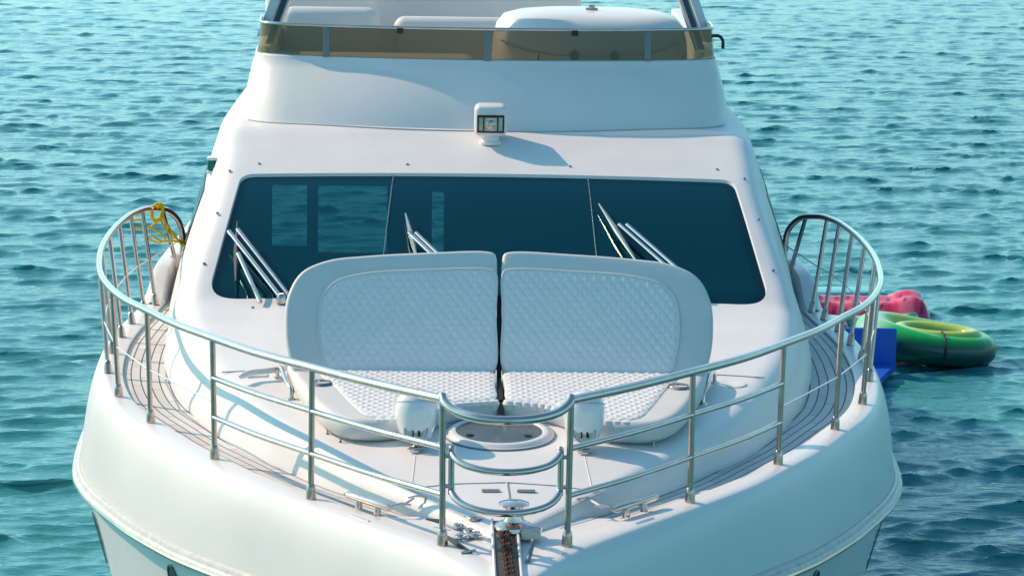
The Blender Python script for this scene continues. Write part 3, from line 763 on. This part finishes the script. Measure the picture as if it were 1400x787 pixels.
# locker lids on the foredeck nose: grooves, latches
def groove(pts, w=.0045):
    return MB().tube([(x, y, top_z(min(abs(x), ws_f(y)*.97), y)+.0015) for x, y in pts], w, 6)
groove([(-.50, .86), (-.26, .91), (0.03, .93), (.29, .90), (.55, .84)]).build('locker_groove', 'line_grey', yacht)
groove([(.03, .93), (.035, .75), (.04, .45)], .007).build('locker_groove', 'line_grey', yacht)
groove([(-.50, .86), (-.42, .74), (-.2, .42)]).build('locker_groove', 'line_grey', yacht)
groove([(.55, .84), (.45, .72), (.24, .42)]).build('locker_groove', 'line_grey', yacht)
for sx in (1, -1):
    groove([(sx*1.36, 3.24), (sx*1.50, 3.24), (sx*1.70, 3.235)]).build('panel_joint', 'line_grey', yacht)
for x, y in ((-.06, .79), (.13, .79)):
    mb = MB(); z = top_z(x, y); mb.box((x, y, z+.007), (.10, .024, .012), .004); mb.build('locker_latch', 'steel_dull', yacht)
for sx in (-1, 1):
    for x, y in ((.45, .70), (.535, .60)):
        mb = MB(); z = top_z(x, y)+.012
        mb.tube([(sx*(x-.05), y+.02, z-.006), (sx*x, y, z+.01), (sx*(x+.05), y+.012, z-.006)], .006, 8); mb.build('locker_hinge', 'steel', yacht)
    mb = MB(); mb.tube([(sx*.47, .70, top_z(.47, .7)+.008), (sx*.53, .60, top_z(.53, .6)+.008)], .007, 8); mb.build('hinge_bar', 'gel', yacht)
# padeyes, pins and shackles lying by the left bow stanchion
for x, y, r in ((-.225, .37, .026), (-.15, .38, .022), (-.165, .26, .030), (-.215, .15, .026), (-.145, .17, .022)):
    z = max(capz(y), top_z(x, y) if abs(x) < ws_f(y) else 0)+.008
    mb = MB(); mb.tube([(x+r*1.25*math.cos(a), y+r*1.5*math.sin(a), z) for a in np.linspace(0, 2*PI, 20, endpoint=False)], .0085, 8, closed=True)
    mb.lathe([(.016, -.008), (.014, .012), (0, .014)], (x, y, z), 12); mb.build('deck_filler', 'steel', yacht)
MB().tube([(-.33, .22, 2.10), (-.25, .02, 2.10), (-.17, -.14, 2.095)], [.006, .012, .006], 8).build('strop', 'black', yacht)
MB().tube([(-.225, -.16, 2.095), (-.15, -.12, 2.10)], .008, 8).build('strop_hook', 'steel', yacht)
MB().tube([(-.40, .42, 2.115), (-.33, .36, 2.12)], [.006, .012], 8).build('strop_end', 'black', yacht)
for x, y in ((-.98, 1.86), (-.90, 1.70), (.88, 1.68), (.96, 1.85)):
    z = top_z(x, y); mb = MB(); mb.lathe([(.012, 0), (.010, .006), (.005, .012), (.005, .03), (.009, .034), (0, .038)], (x, y, z-.002), 10); mb.build('snap_stud', 'steel_dull', yacht)
# cleats
def cleat(sx):
    o = empty('cleat', (sx*.72, .69, 2.09)); attach(o, yacht)
    a, b = np.array([sx*.84, .86, 2.135]), np.array([sx*.585, .56, 2.135])
    d = b-a; pts = [a, a+d*.08, a+d*.5, a+d*.92, b]
    MB().tube(pts, [.012, .021, .021, .021, .012], 12).build('bar', 'steel', o)
    for t in (.30, .70):
        p = a+d*t; MB().tube([(p[0], p[1], 2.075), (p[0], p[1], 2.13)], [.021, .015], 12).build('post', 'steel', o)
    MB().tube([(sx*.80, .60, 2.083), (sx*.70, .47, 2.086)], .007, 8).build('fairlead_strip', 'steel', yacht)
cleat(1); cleat(-1)
# grab handles either side of the sunbed, deck fillers
for sx in (-1, 1):
    xs = .01+sx*1.30
    z1, z2 = top_z(1.3, 2.58), top_z(1.35, 3.05)
    pts = spline([(xs-sx*.06, 2.58, z1-.01), (xs-sx*.06, 2.60, z1+.055), (xs-sx*.03, 2.68, z1+.085), (xs+sx*.03, 2.98, z2+.085), (xs+sx*.05, 3.04, z2+.055), (xs+sx*.05, 3.06, z2-.01)], 6)
    mb = MB(); mb.tube(pts, .014, 10)
    for p in (pts[0], pts[-1]): mb.lathe([(.028, 0), (.024, .012), (0, .013)], (p[0], p[1], p[2]+.008), 14)
    mb.build('grab_handle', 'steel', yacht)
MB().lathe([(.10, -.01), (.10, .003), (.07, .008), (.055, .004), (0, .004)], (1.46, 3.06, top_z(1.46, 3.06)), 28, RX).build('filler_cap', 'gel', yacht)
mb = MB(); mb.box((-1.47, 3.12, top_z(1.47, 3.12)+.006), (.13, .07, .014), .005, RX); mb.build('filler_plate', 'gel', yacht)
mb = MB()
mb.tube(spline([(-1.56, 2.92, 2.335), (-1.50, 3.0, 2.345), (-1.38, 3.03, 2.355), (-1.28, 3.10, 2.36), (-1.26, 3.2, 2.37)], 6), [.012]+[.02]*23+[.014], 10); mb.build('moulded_lip', 'gel_satin', yacht)

# ------------------------------------------------------------------ sun loungers (cushions rest on the deck: things of their own)
XC = .02
TH = math.radians(31)
HB = np.array([0, 2.76, 2.415]); EV = np.array([0, math.sin(TH), math.cos(TH)]); EN = np.array([0, -math.cos(TH), math.sin(TH)])
def quiltf(u, v, a, b):
    p, q = (u/a+v/b), (u/a-v/b)
    d = np.minimum(np.abs(p-np.round(p)), np.abs(q-np.round(q)))*2
    return np.clip(d/.75, 0, 1)**.45*.8+.2*np.clip(d, 0, 1)
def lounger(sx, label):
    root = empty('sun_lounger', (XC+sx*.65, 2.3, 2.25)); tag(root, label, 'sun lounger', 'pair of quilted sunbeds on the foredeck')
    X = lambda u: XC+sx*u
    XB = lambda u: XC+sx*(u*.957-.004)
    # backrest
    ol = spline([(.022, .06), (.022, .45), (.022, .80), (.035, .845), (.09, .862), (.45, .848), (.86, .815), (1.11, .775), (1.275, .685), (1.36, .51), (1.372, .30), (1.345, .10), (1.29, -.03), (1.20, -.06), (.8, -.05), (.3, -.05), (.08, -.05), (.035, -.02)], 6, closed=True)
    bmap = lambda u, v, h: tuple(HB+np.array([XB(u), 0, 0])+EV*v*.92+EN*(h+.028*(u/1.37)**2))
    back = puff(ol, -.09, .0, .024, bmap, 'backrest', 'vinyl', root)
    qo = spline([(.028, .03), (.028, .40), (.028, .70), (.06, .722), (.5, .712), (.86, .68), (1.05, .62), (1.13, .52), (1.155, .34), (1.13, .12), (1.08, .0), (.6, -.01), (.07, -.01)], 6, closed=True)
    V, F, D = patch(qo, .0066)
    h = .002+.0105*np.clip(D/.03, 0, 1)**.6*(.3+.7*quiltf(V[:, 0], V[:, 1], .062, .088))
    if sx > 0: F = [f for f in F]
    q = raw('quilted_panel', [bmap(u, v, k) for (u, v), k in zip(V, h)], [f if sx < 0 else f for f in F], 'quilt', back)
    pip = [bmap(u, v, .004) for u, v in qo]; MB().tube(pip, .006, 6, closed=True).build('piping', 'vinyl', back)
    # seat
    so = spline([(.022, 2.80), (.022, 2.40), (.022, 2.14), (.06, 2.09), (.26, 2.02), (.42, 1.84), (.55, 1.70), (.70, 1.645), (.86, 1.66), (.99, 1.80), (1.08, 2.02), (1.17, 2.35), (1.26, 2.72), (1.29, 3.0), (1.2, 3.12), (.9, 3.10), (.3, 3.05), (.05, 2.98)], 6, closed=True)
    zt_ = lambda y: 2.362+.05*(y-1.7)
    smap = lambda x, y, h: (X(x), y, (zt_(y)+h) if h > -.06 else (top_z(x, y)-.004 if h < -.1 else zt_(y)+h))
    base = puff(so, -.125, .0, .05, lambda x, y, h: (X(x), y, max(zt_(y)+h, top_z(x, y)-.01)), 'seat_base', 'vinyl', root)
    qs = spline([(.03, 2.72), (.03, 2.40), (.03, 2.15), (.07, 2.11), (.27, 2.045), (.44, 1.87), (.56, 1.735), (.68, 1.70), (.775, 1.74), (.86, 1.95), (.97, 2.33), (1.08, 2.70), (1.0, 2.76), (.5, 2.76), (.08, 2.76)], 6, closed=True)
    V, F, D = patch(qs, .0072)
    h = .002+.0135*np.clip(D/.035, 0, 1)**.6*(.30+.70*quiltf(V[:, 0], V[:, 1], .062, .088))
    raw('quilted_panel', [(X(x), y, zt_(y)+k) for (x, y), k in zip(V, h)], F, 'quilt', base)
    # scalloped front edge of the quilting
    mb = MB(); fr = resample(spline([(.05, 2.10), (.27, 2.03), (.44, 1.85), (.56, 1.715), (.70, 1.68)], 10), 17)
    for x, y in fr: mb.lathe([(0, -.045), (.03, -.036), (.043, 0), (.034, .02), (0, .028)], (X(x), y+.02, zt_(y)-.022), 12)
    mb.build('front_roll', 'quilt', base)
    cu = MB(); cz = zt_(2.42)+.004
    cu.lathe([(.062, -.004), (.066, .006), (.060, .012), (.052, .008), (.05, -.02), (.046, -.03), (0, -.03)], (X(1.065), 2.44, cz), 32); cu.build('cup_holder', 'steel', root)
    m = MB(); m.tube([(X(.012), 2.80, 2.42), (X(.012), 3.02, 2.70)], .009, 8); m.box((X(.012), 2.88, 2.50), (.02, .03, .05), .004); m.build('hinge', 'steel', root)
mb = MB(); mb.box((XC, 2.44, 2.372), (.03, .60, .02), .004); mb.box((XC, 2.90, 2.60), (.03, .012, .55), .004, Matrix.Rotation(-TH, 3, 'X')); mb.build('gap_shade_strip', 'interior_dark', yacht)  # dark strips added to paint the shade in the gap between the sunbeds
lounger(-1, 'white quilted sunbed with raised backrest on the side by the yellow rope')
lounger(1, 'white quilted sunbed with raised backrest on the side by the pool floats')

# ------------------------------------------------------------------ yellow rope
mb = MB()
cz_ = Vector((-2.55, 7.52, 2.70))
coil = []
for k in range(70):
    a = k/70*2*PI*4; coil.append((-2.555+.045*math.cos(a)+.012*math.sin(k*.35), 7.50+.03*math.sin(a*.5), 2.665+.065*math.sin(a)+.01*math.cos(k*.21)))
mb.tube(coil, .011, 8)
mb.tube(spline([(-2.555, 7.48, 2.60), (-2.62, 7.45, 2.55), (-2.70, 7.43, 2.55), (-2.75, 7.43, 2.585), (-2.71, 7.43, 2.62), (-2.66, 7.44, 2.60), (-2.65, 7.44, 2.52), (-2.60, 7.44, 2.46), (-2.53, 7.44, 2.44), (-2.49, 7.44, 2.47), (-2.53, 7.44, 2.52), (-2.62, 7.45, 2.56)], 6), .0085, 8)
mb.tube(spline([(-2.53, 7.47, 2.62), (-2.47, 7.46, 2.52), (-2.37, 7.5, 2.44), (-2.27, 7.55, 2.41), (-2.24, 7.7, 2.40), (-2.2, 8.2, 2.35)], 6), .0085, 8)
mb.tube(spline([(-2.52, 7.47, 2.64), (-2.42, 7.46, 2.50), (-2.33, 7.46, 2.38), (-2.27, 7.5, 2.31), (-2.22, 7.7, 2.27)], 6), .0085, 8)
mb.tube(spline([(-2.60, 7.44, 2.50), (-2.52, 7.44, 2.455), (-2.42, 7.46, 2.45), (-2.35, 7.5, 2.425)], 6), .0085, 8)
o = mb.build('mooring_rope', 'rope'); tag(o, 'yellow rope knotted and looped round the end of the chrome guardrail', 'rope')

# ------------------------------------------------------------------ inflatables astern
def egg(n, a, b, k=.22, rot=0.):
    out = []
    for t in np.linspace(0, 2*PI, n, endpoint=False):
        x, y = a*math.cos(t), b*math.sin(t)*(1+k*math.cos(t)); c, s = math.cos(rot), math.sin(rot)
        out.append((x*c-y*s, x*s+y*c))
    return np.array(out)
def avocado():
    R = empty('avocado_float', (4.95, 15.15, 0)); tag(R, 'green avocado pool float with yellow hollow drifting beside the yacht', 'pool float')
    cx, cy = 4.95, 15.2; E_ = egg(64, .60, .50, -.12, -.05)
    V = []; T = []; sg = 20
    for j, (ex, ey) in enumerate(E_):
        d = np.array([ex, ey]); d /= np.linalg.norm(d)
        r = .155+.05*max(0, -ex/.6); zc = .20+.075*(-ex/.6)+.02
        for k in range(sg):
            a = 2*PI*k/sg; V.append((cx+ex+d[0]*r*math.cos(a), cy+ey+d[1]*r*math.cos(a), zc+r*1.05*math.sin(a)))
            h = math.sin(a); cc = math.cos(a)
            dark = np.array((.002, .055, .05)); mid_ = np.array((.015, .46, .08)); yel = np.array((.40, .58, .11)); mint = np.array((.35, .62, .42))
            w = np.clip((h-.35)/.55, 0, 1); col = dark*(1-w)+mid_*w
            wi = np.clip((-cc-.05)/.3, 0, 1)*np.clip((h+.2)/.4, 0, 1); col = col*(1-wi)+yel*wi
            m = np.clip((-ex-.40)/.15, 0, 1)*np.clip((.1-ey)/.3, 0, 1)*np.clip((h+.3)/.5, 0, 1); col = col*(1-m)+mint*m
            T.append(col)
    F = [(j*sg+k, ((j+1) % 64)*sg+k, ((j+1) % 64)*sg+(k+1) % sg, j*sg+(k+1) % sg) for j in range(64) for k in range(sg)]
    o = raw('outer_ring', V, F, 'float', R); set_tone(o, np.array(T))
    V = []; T = []; E2 = egg(48, .40, .27, -.10, -.05)
    for j, (ex, ey) in enumerate(E2):
        d = np.array([ex, ey]); d /= np.linalg.norm(d)
        for k in range(16):
            a = 2*PI*k/16; r = .10; V.append((cx+.08+ex+d[0]*r*math.cos(a), cy-.08+ey+d[1]*r*math.cos(a), .30-.06*ex+r*math.sin(a)))
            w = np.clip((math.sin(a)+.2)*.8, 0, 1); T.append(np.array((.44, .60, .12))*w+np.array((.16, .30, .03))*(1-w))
    F = [(j*16+k, ((j+1) % 48)*16+k, ((j+1) % 48)*16+(k+1) % 16, j*16+(k+1) % 16) for j in range(48) for k in range(16)]
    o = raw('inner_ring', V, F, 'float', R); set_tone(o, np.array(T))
    V = [(cx+.05, cy-.03, .16)]+[(cx+x*.95, cy+y*.95, .2) for x, y in egg(40, .58, .48, -.12, -.05)]
    F = [(0, 1+k, 1+(k+1) % 40) for k in range(40)]; o = raw('hollow', V, F, 'float', R)
    set_tone(o, np.array([(.20, .32, .03)]+[(.48, .60, .07)]*40))
    mb = MB(); mb.tube(spline([(cx+.08, cy-.32, .38), (cx+.08, cy-.46, .40), (cx+.085, cy-.60, .33), (cx+.09, cy-.66, .22), (cx+.085, cy-.66, .10)], 5), .012, 8); mb.build('handle', 'black', R)
avocado()
def melon():
    R = empty('watermelon_float', (4.65, 17.6, 0)); tag(R, 'pink watermelon lilo with dark pips floating behind the avocado float', 'pool float')
    V = []; T = []; n = 40; m = 14
    for j in range(n+1):
        u = j/n; x = 3.95+1.42*u
        bul = .5+.5*abs(math.sin(u*PI*4)); zt2 = .22+.03*bul
        if u > .70: zt2 += .07*math.sin(min(1, (u-.70)/.30)*PI)**.7
        if u < .10: zt2 += .06
        end = min(1, min(u, 1-u)/.06+.25)
        for k in range(m+1):
            v = k/m; y = 17.25+.85*v; edge = math.sin(PI*min(max(v, .02), .98))**.4*end**.5
            V.append((x, y, zt2*edge+(.035*abs(math.sin(v*PI*3)) if .1 < v < .9 else 0)))
            c = np.array((.66, .04, .11)) if (j//5+k//5) % 2 else np.array((.74, .14, .22))
            if (j*7+k*3) % 29 < 2: c = np.array((.03, .02, .03))
            T.append(c)
    F = [(j*(m+1)+k, (j+1)*(m+1)+k, (j+1)*(m+1)+k+1, j*(m+1)+k+1) for j in range(n) for k in range(m)]
    o = raw('flesh', V, F, 'float', R); set_tone(o, np.array(T))
    mb = MB(); mb.tube(spline([(3.96, 17.35, .07), (4.2, 17.14, .05), (4.6, 17.12, .05), (5.05, 17.2, .06), (5.3, 17.5, .08)], 6), .09, 12); o = mb.build('rind', 'float', R)
    set_tone(o, np.array([(.04, .30, .22) if int((v.co.x-3.9)/.13) % 2 else (.55, .66, .60) for v in o.data.vertices]))
melon()
mb = MB(); mb.box((4.45, 18.6, .13), (1.2, .5, .12), .055, Matrix.Rotation(.1, 3, 'Z'), 4); o = mb.build('float_mat', 'teal_vinyl'); tag(o, 'teal float mat showing behind the pink watermelon lilo', 'pool float')
mb = MB(); mb.box((3.98, 16.55, .10), (.62, .45, .16), .07, Matrix.Rotation(-.1, 3, 'Z'), 4); o = mb.build('float_cushion', 'red_vinyl'); tag(o, 'red float cushion low on the water in front of the watermelon lilo', 'pool float')
def blue():
    R = empty('foam_lounge', (4.05, 13.9, 0)); tag(R, 'blue foam water lounge with upright back floating against the yacht side', 'water lounge')
    rows = []
    mb = MB(); mb.box((4.08, 14.45, .28), (.80, .07, .44), .018); mb.build('back_panel', 'blue_foam', R)
    mb = MB(); o = [(3.68, 14.41), (4.48, 14.41), (4.32, 14.0), (4.17, 13.6), (3.97, 12.8), (3.68, 12.8)]
    mb.add([(x, y, .12) for x, y in o]+[(x, y, .05) for x, y in o], [tuple(range(6))[::-1], tuple(range(6, 12))]+[(i, (i+1) % 6, 6+(i+1) % 6, 6+i) for i in range(6)])
    mb.build('seat_panel', 'blue_foam', R, smooth=False)
blue()

# ------------------------------------------------------------------ water
def build_water():
    cx, cy = 0., -13.
    r = [4.]
    while r[-1] < 16: r.append(r[-1]*1.03)
    while r[-1] < 130: r.append(r[-1]*1.0018)
    while r[-1] < 4000: r.append(r[-1]*1.09)
    r = np.array(r)
    fine = np.linspace(-18, 18, 560); th = np.concatenate([np.linspace(-180, -18, 60)[:-1], fine, np.linspace(18, 180, 60)[1:]])*PI/180
    nr, nt = len(r), len(th)
    X = cx+r[:, None]*np.sin(th)[None]; Y = cy+r[:, None]*np.cos(th)[None]
    spr = np.gradient(r)[:, None]*np.ones(nt)[None]; spt = r[:, None]*np.abs(np.gradient(th))[None]
    Z = np.zeros_like(X); DX = np.zeros_like(X); DY = np.zeros_like(X)
    wv = np.random.default_rng(5)
    env = np.zeros_like(X)
    for i in range(26):                                   # gusty envelope: groups of steeper ripples among calmer water
        lam = .35*(2.4/.35)**wv.random(); a_ = wv.normal(-PI/2, .6); env += np.sin(2*PI/lam*(.55*math.cos(a_)*X+math.sin(a_)*Y)+wv.random()*2*PI)
    env = np.clip(np.exp(.62*env/math.sqrt(13)-.18), .22, 2.4)
    for i in range(120):
        lam = .085*(.75/.085)**(wv.random()**.85)
        ang = wv.normal(-PI/2+.12, .36)
        kx, ky = math.cos(ang), math.sin(ang); k = 2*PI/lam
        amp = .0078*lam**.95*(1 if lam < .32 else (.32/lam)**.9)
        ph = wv.random()*2*PI
        sp = np.maximum(spr*abs(ky), spt*abs(kx)); fade = np.clip((lam/2.1-sp)/(lam/6.), 0, 1)
        pz = k*(kx*X+ky*Y)+ph
        mod = .6+.4*np.sin(.13*X*math.sin(i)+.11*Y*math.cos(i*1.7)+i)
        s, c = np.sin(pz), np.cos(pz); A_ = amp*fade*mod*(env if lam > .22 else .6+.4*env)
        Z += A_*s; q = 1.5
        DX -= q*A_*c*(-kx); DY -= q*A_*c*(-ky)
    V = np.stack([X+DX, Y+DY, Z], -1).reshape(-1, 3)
    a = np.arange((nr-1)*nt).reshape(nr-1, nt); b = np.roll(a, -1, 1)
    Fq = np.stack([a, a+nt, b+nt, b], -1).reshape(-1, 4)
    me = bpy.data.meshes.new('water'); me.vertices.add(len(V)); me.vertices.foreach_set('co', V.astype(np.float32).ravel())
    me.loops.add(Fq.size); me.loops.foreach_set('vertex_index', Fq.astype(np.int32).ravel())
    me.polygons.add(len(Fq)); me.polygons.foreach_set('loop_start', (np.arange(len(Fq))*4).astype(np.int32))
    me.update(calc_edges=True); me.validate(); me.shade_smooth()
    me.materials.append(M['water'])
    o = bpy.data.objects.new('water', me); COL.objects.link(o); o['kind'] = 'structure'
    if me.polygons[1000].normal.z < 0: me.flip_normals()
build_water()

# ------------------------------------------------------------------ light, sky, camera
SD = Vector((-.70, .385, .585)).normalized()
sun = bpy.data.lights.new('sun', 'SUN'); sun.energy = 5.0; sun.angle = math.radians(.53); sun.color = (.93, .635, .435)
so = bpy.data.objects.new('sun', sun); COL.objects.link(so); so.rotation_euler = (-SD).to_track_quat('-Z', 'Y').to_euler(); so.location = SD*60
w = bpy.data.worlds.new('World'); sc.world = w; w.use_nodes = True
nt = w.node_tree; nt.nodes.clear()
sky = nt.nodes.new('ShaderNodeTexSky'); sky.sky_type = 'NISHITA'; sky.sun_disc = False
sky.sun_elevation = math.asin(SD.z); sky.sun_rotation = math.atan2(SD.x, SD.y); sky.air_density = 1.2; sky.dust_density = 1.2; sky.ozone_density = 1.5
mx = nt.nodes.new('ShaderNodeMix'); mx.data_type = 'RGBA'; mx.blend_type = 'MULTIPLY'; mx.inputs['Factor'].default_value = 1.
mx.inputs['B'].default_value = (.68, 1.12, 1.15, 1)
bg = nt.nodes.new('ShaderNodeBackground'); bg.inputs['Strength'].default_value = .15
wo = nt.nodes.new('ShaderNodeOutputWorld')
# low glow added to the seaward sky to lighten the water's reflections
tcw = nt.nodes.new('ShaderNodeTexCoord'); sep = nt.nodes.new('ShaderNodeSeparateXYZ'); nt.links.new(tcw.outputs['Generated'], sep.inputs[0])
def wm(op, a, b=None):
    n = nt.nodes.new('ShaderNodeMath'); n.operation = op
    for i, v in enumerate((a, b)):
        if v is None: continue
        if isinstance(v, (int, float)): n.inputs[i].default_value = v
        else: nt.links.new(v, n.inputs[i])
    return n.outputs[0]
az = wm('ADD', wm('MULTIPLY', sep.outputs[1], .95), wm('MULTIPLY', sep.outputs[0], -.25))
az = wm('POWER', wm('MAXIMUM', az, 0.), 1.5)
el = wm('EXPONENT', wm('MULTIPLY', wm('POWER', wm('ABSOLUTE', sep.outputs[2]), 2.), -2.0))
sky_glow = nt.nodes.new('ShaderNodeMix'); sky_glow.data_type = 'RGBA'; sky_glow.blend_type = 'ADD'; sky_glow.inputs['B'].default_value = (2.4, 4.3, 4.8, 1)
nt.links.new(wm('MULTIPLY', az, el), sky_glow.inputs['Factor'])
nt.links.new(sky.outputs[0], mx.inputs['A']); nt.links.new(mx.outputs['Result'], sky_glow.inputs['A']); nt.links.new(sky_glow.outputs['Result'], bg.inputs[0]); nt.links.new(bg.outputs[0], wo.inputs[0])

cam = bpy.data.cameras.new('camera'); co = bpy.data.objects.new('camera', cam); COL.objects.link(co)
CX, CY, CZ, YAW, PIT, ROLL, FPX = -.3326, -13.0156, 5.695, .0268, .1733, -.0158, 3627.98
r = Vector((math.cos(YAW), -math.sin(YAW), 0)); fw_ = Vector((math.sin(YAW), math.cos(YAW), 0)); up = Vector((0, 0, 1))
f2 = fw_*math.cos(PIT)-up*math.sin(PIT); u2 = up*math.cos(PIT)+fw_*math.sin(PIT)
r3 = r*math.cos(ROLL)-u2*math.sin(ROLL); u3 = u2*math.cos(ROLL)+r*math.sin(ROLL)
mat = Matrix((r3, u3, -f2)).transposed().to_4x4(); mat.translation = (CX, CY, CZ); co.matrix_world = mat
cam.sensor_width = 36; cam.lens = FPX/1400*36; cam.clip_end = 6000; cam.clip_start = .1
sc.camera = co
sc.view_settings.view_transform = 'Standard'; sc.view_settings.look = 'None'; sc.view_settings.exposure = 0; sc.view_settings.gamma = 1
sc.cycles.max_bounces = 8; sc.cycles.transparent_max_bounces = 12; sc.cycles.caustics_reflective = False; sc.cycles.caustics_refractive = False
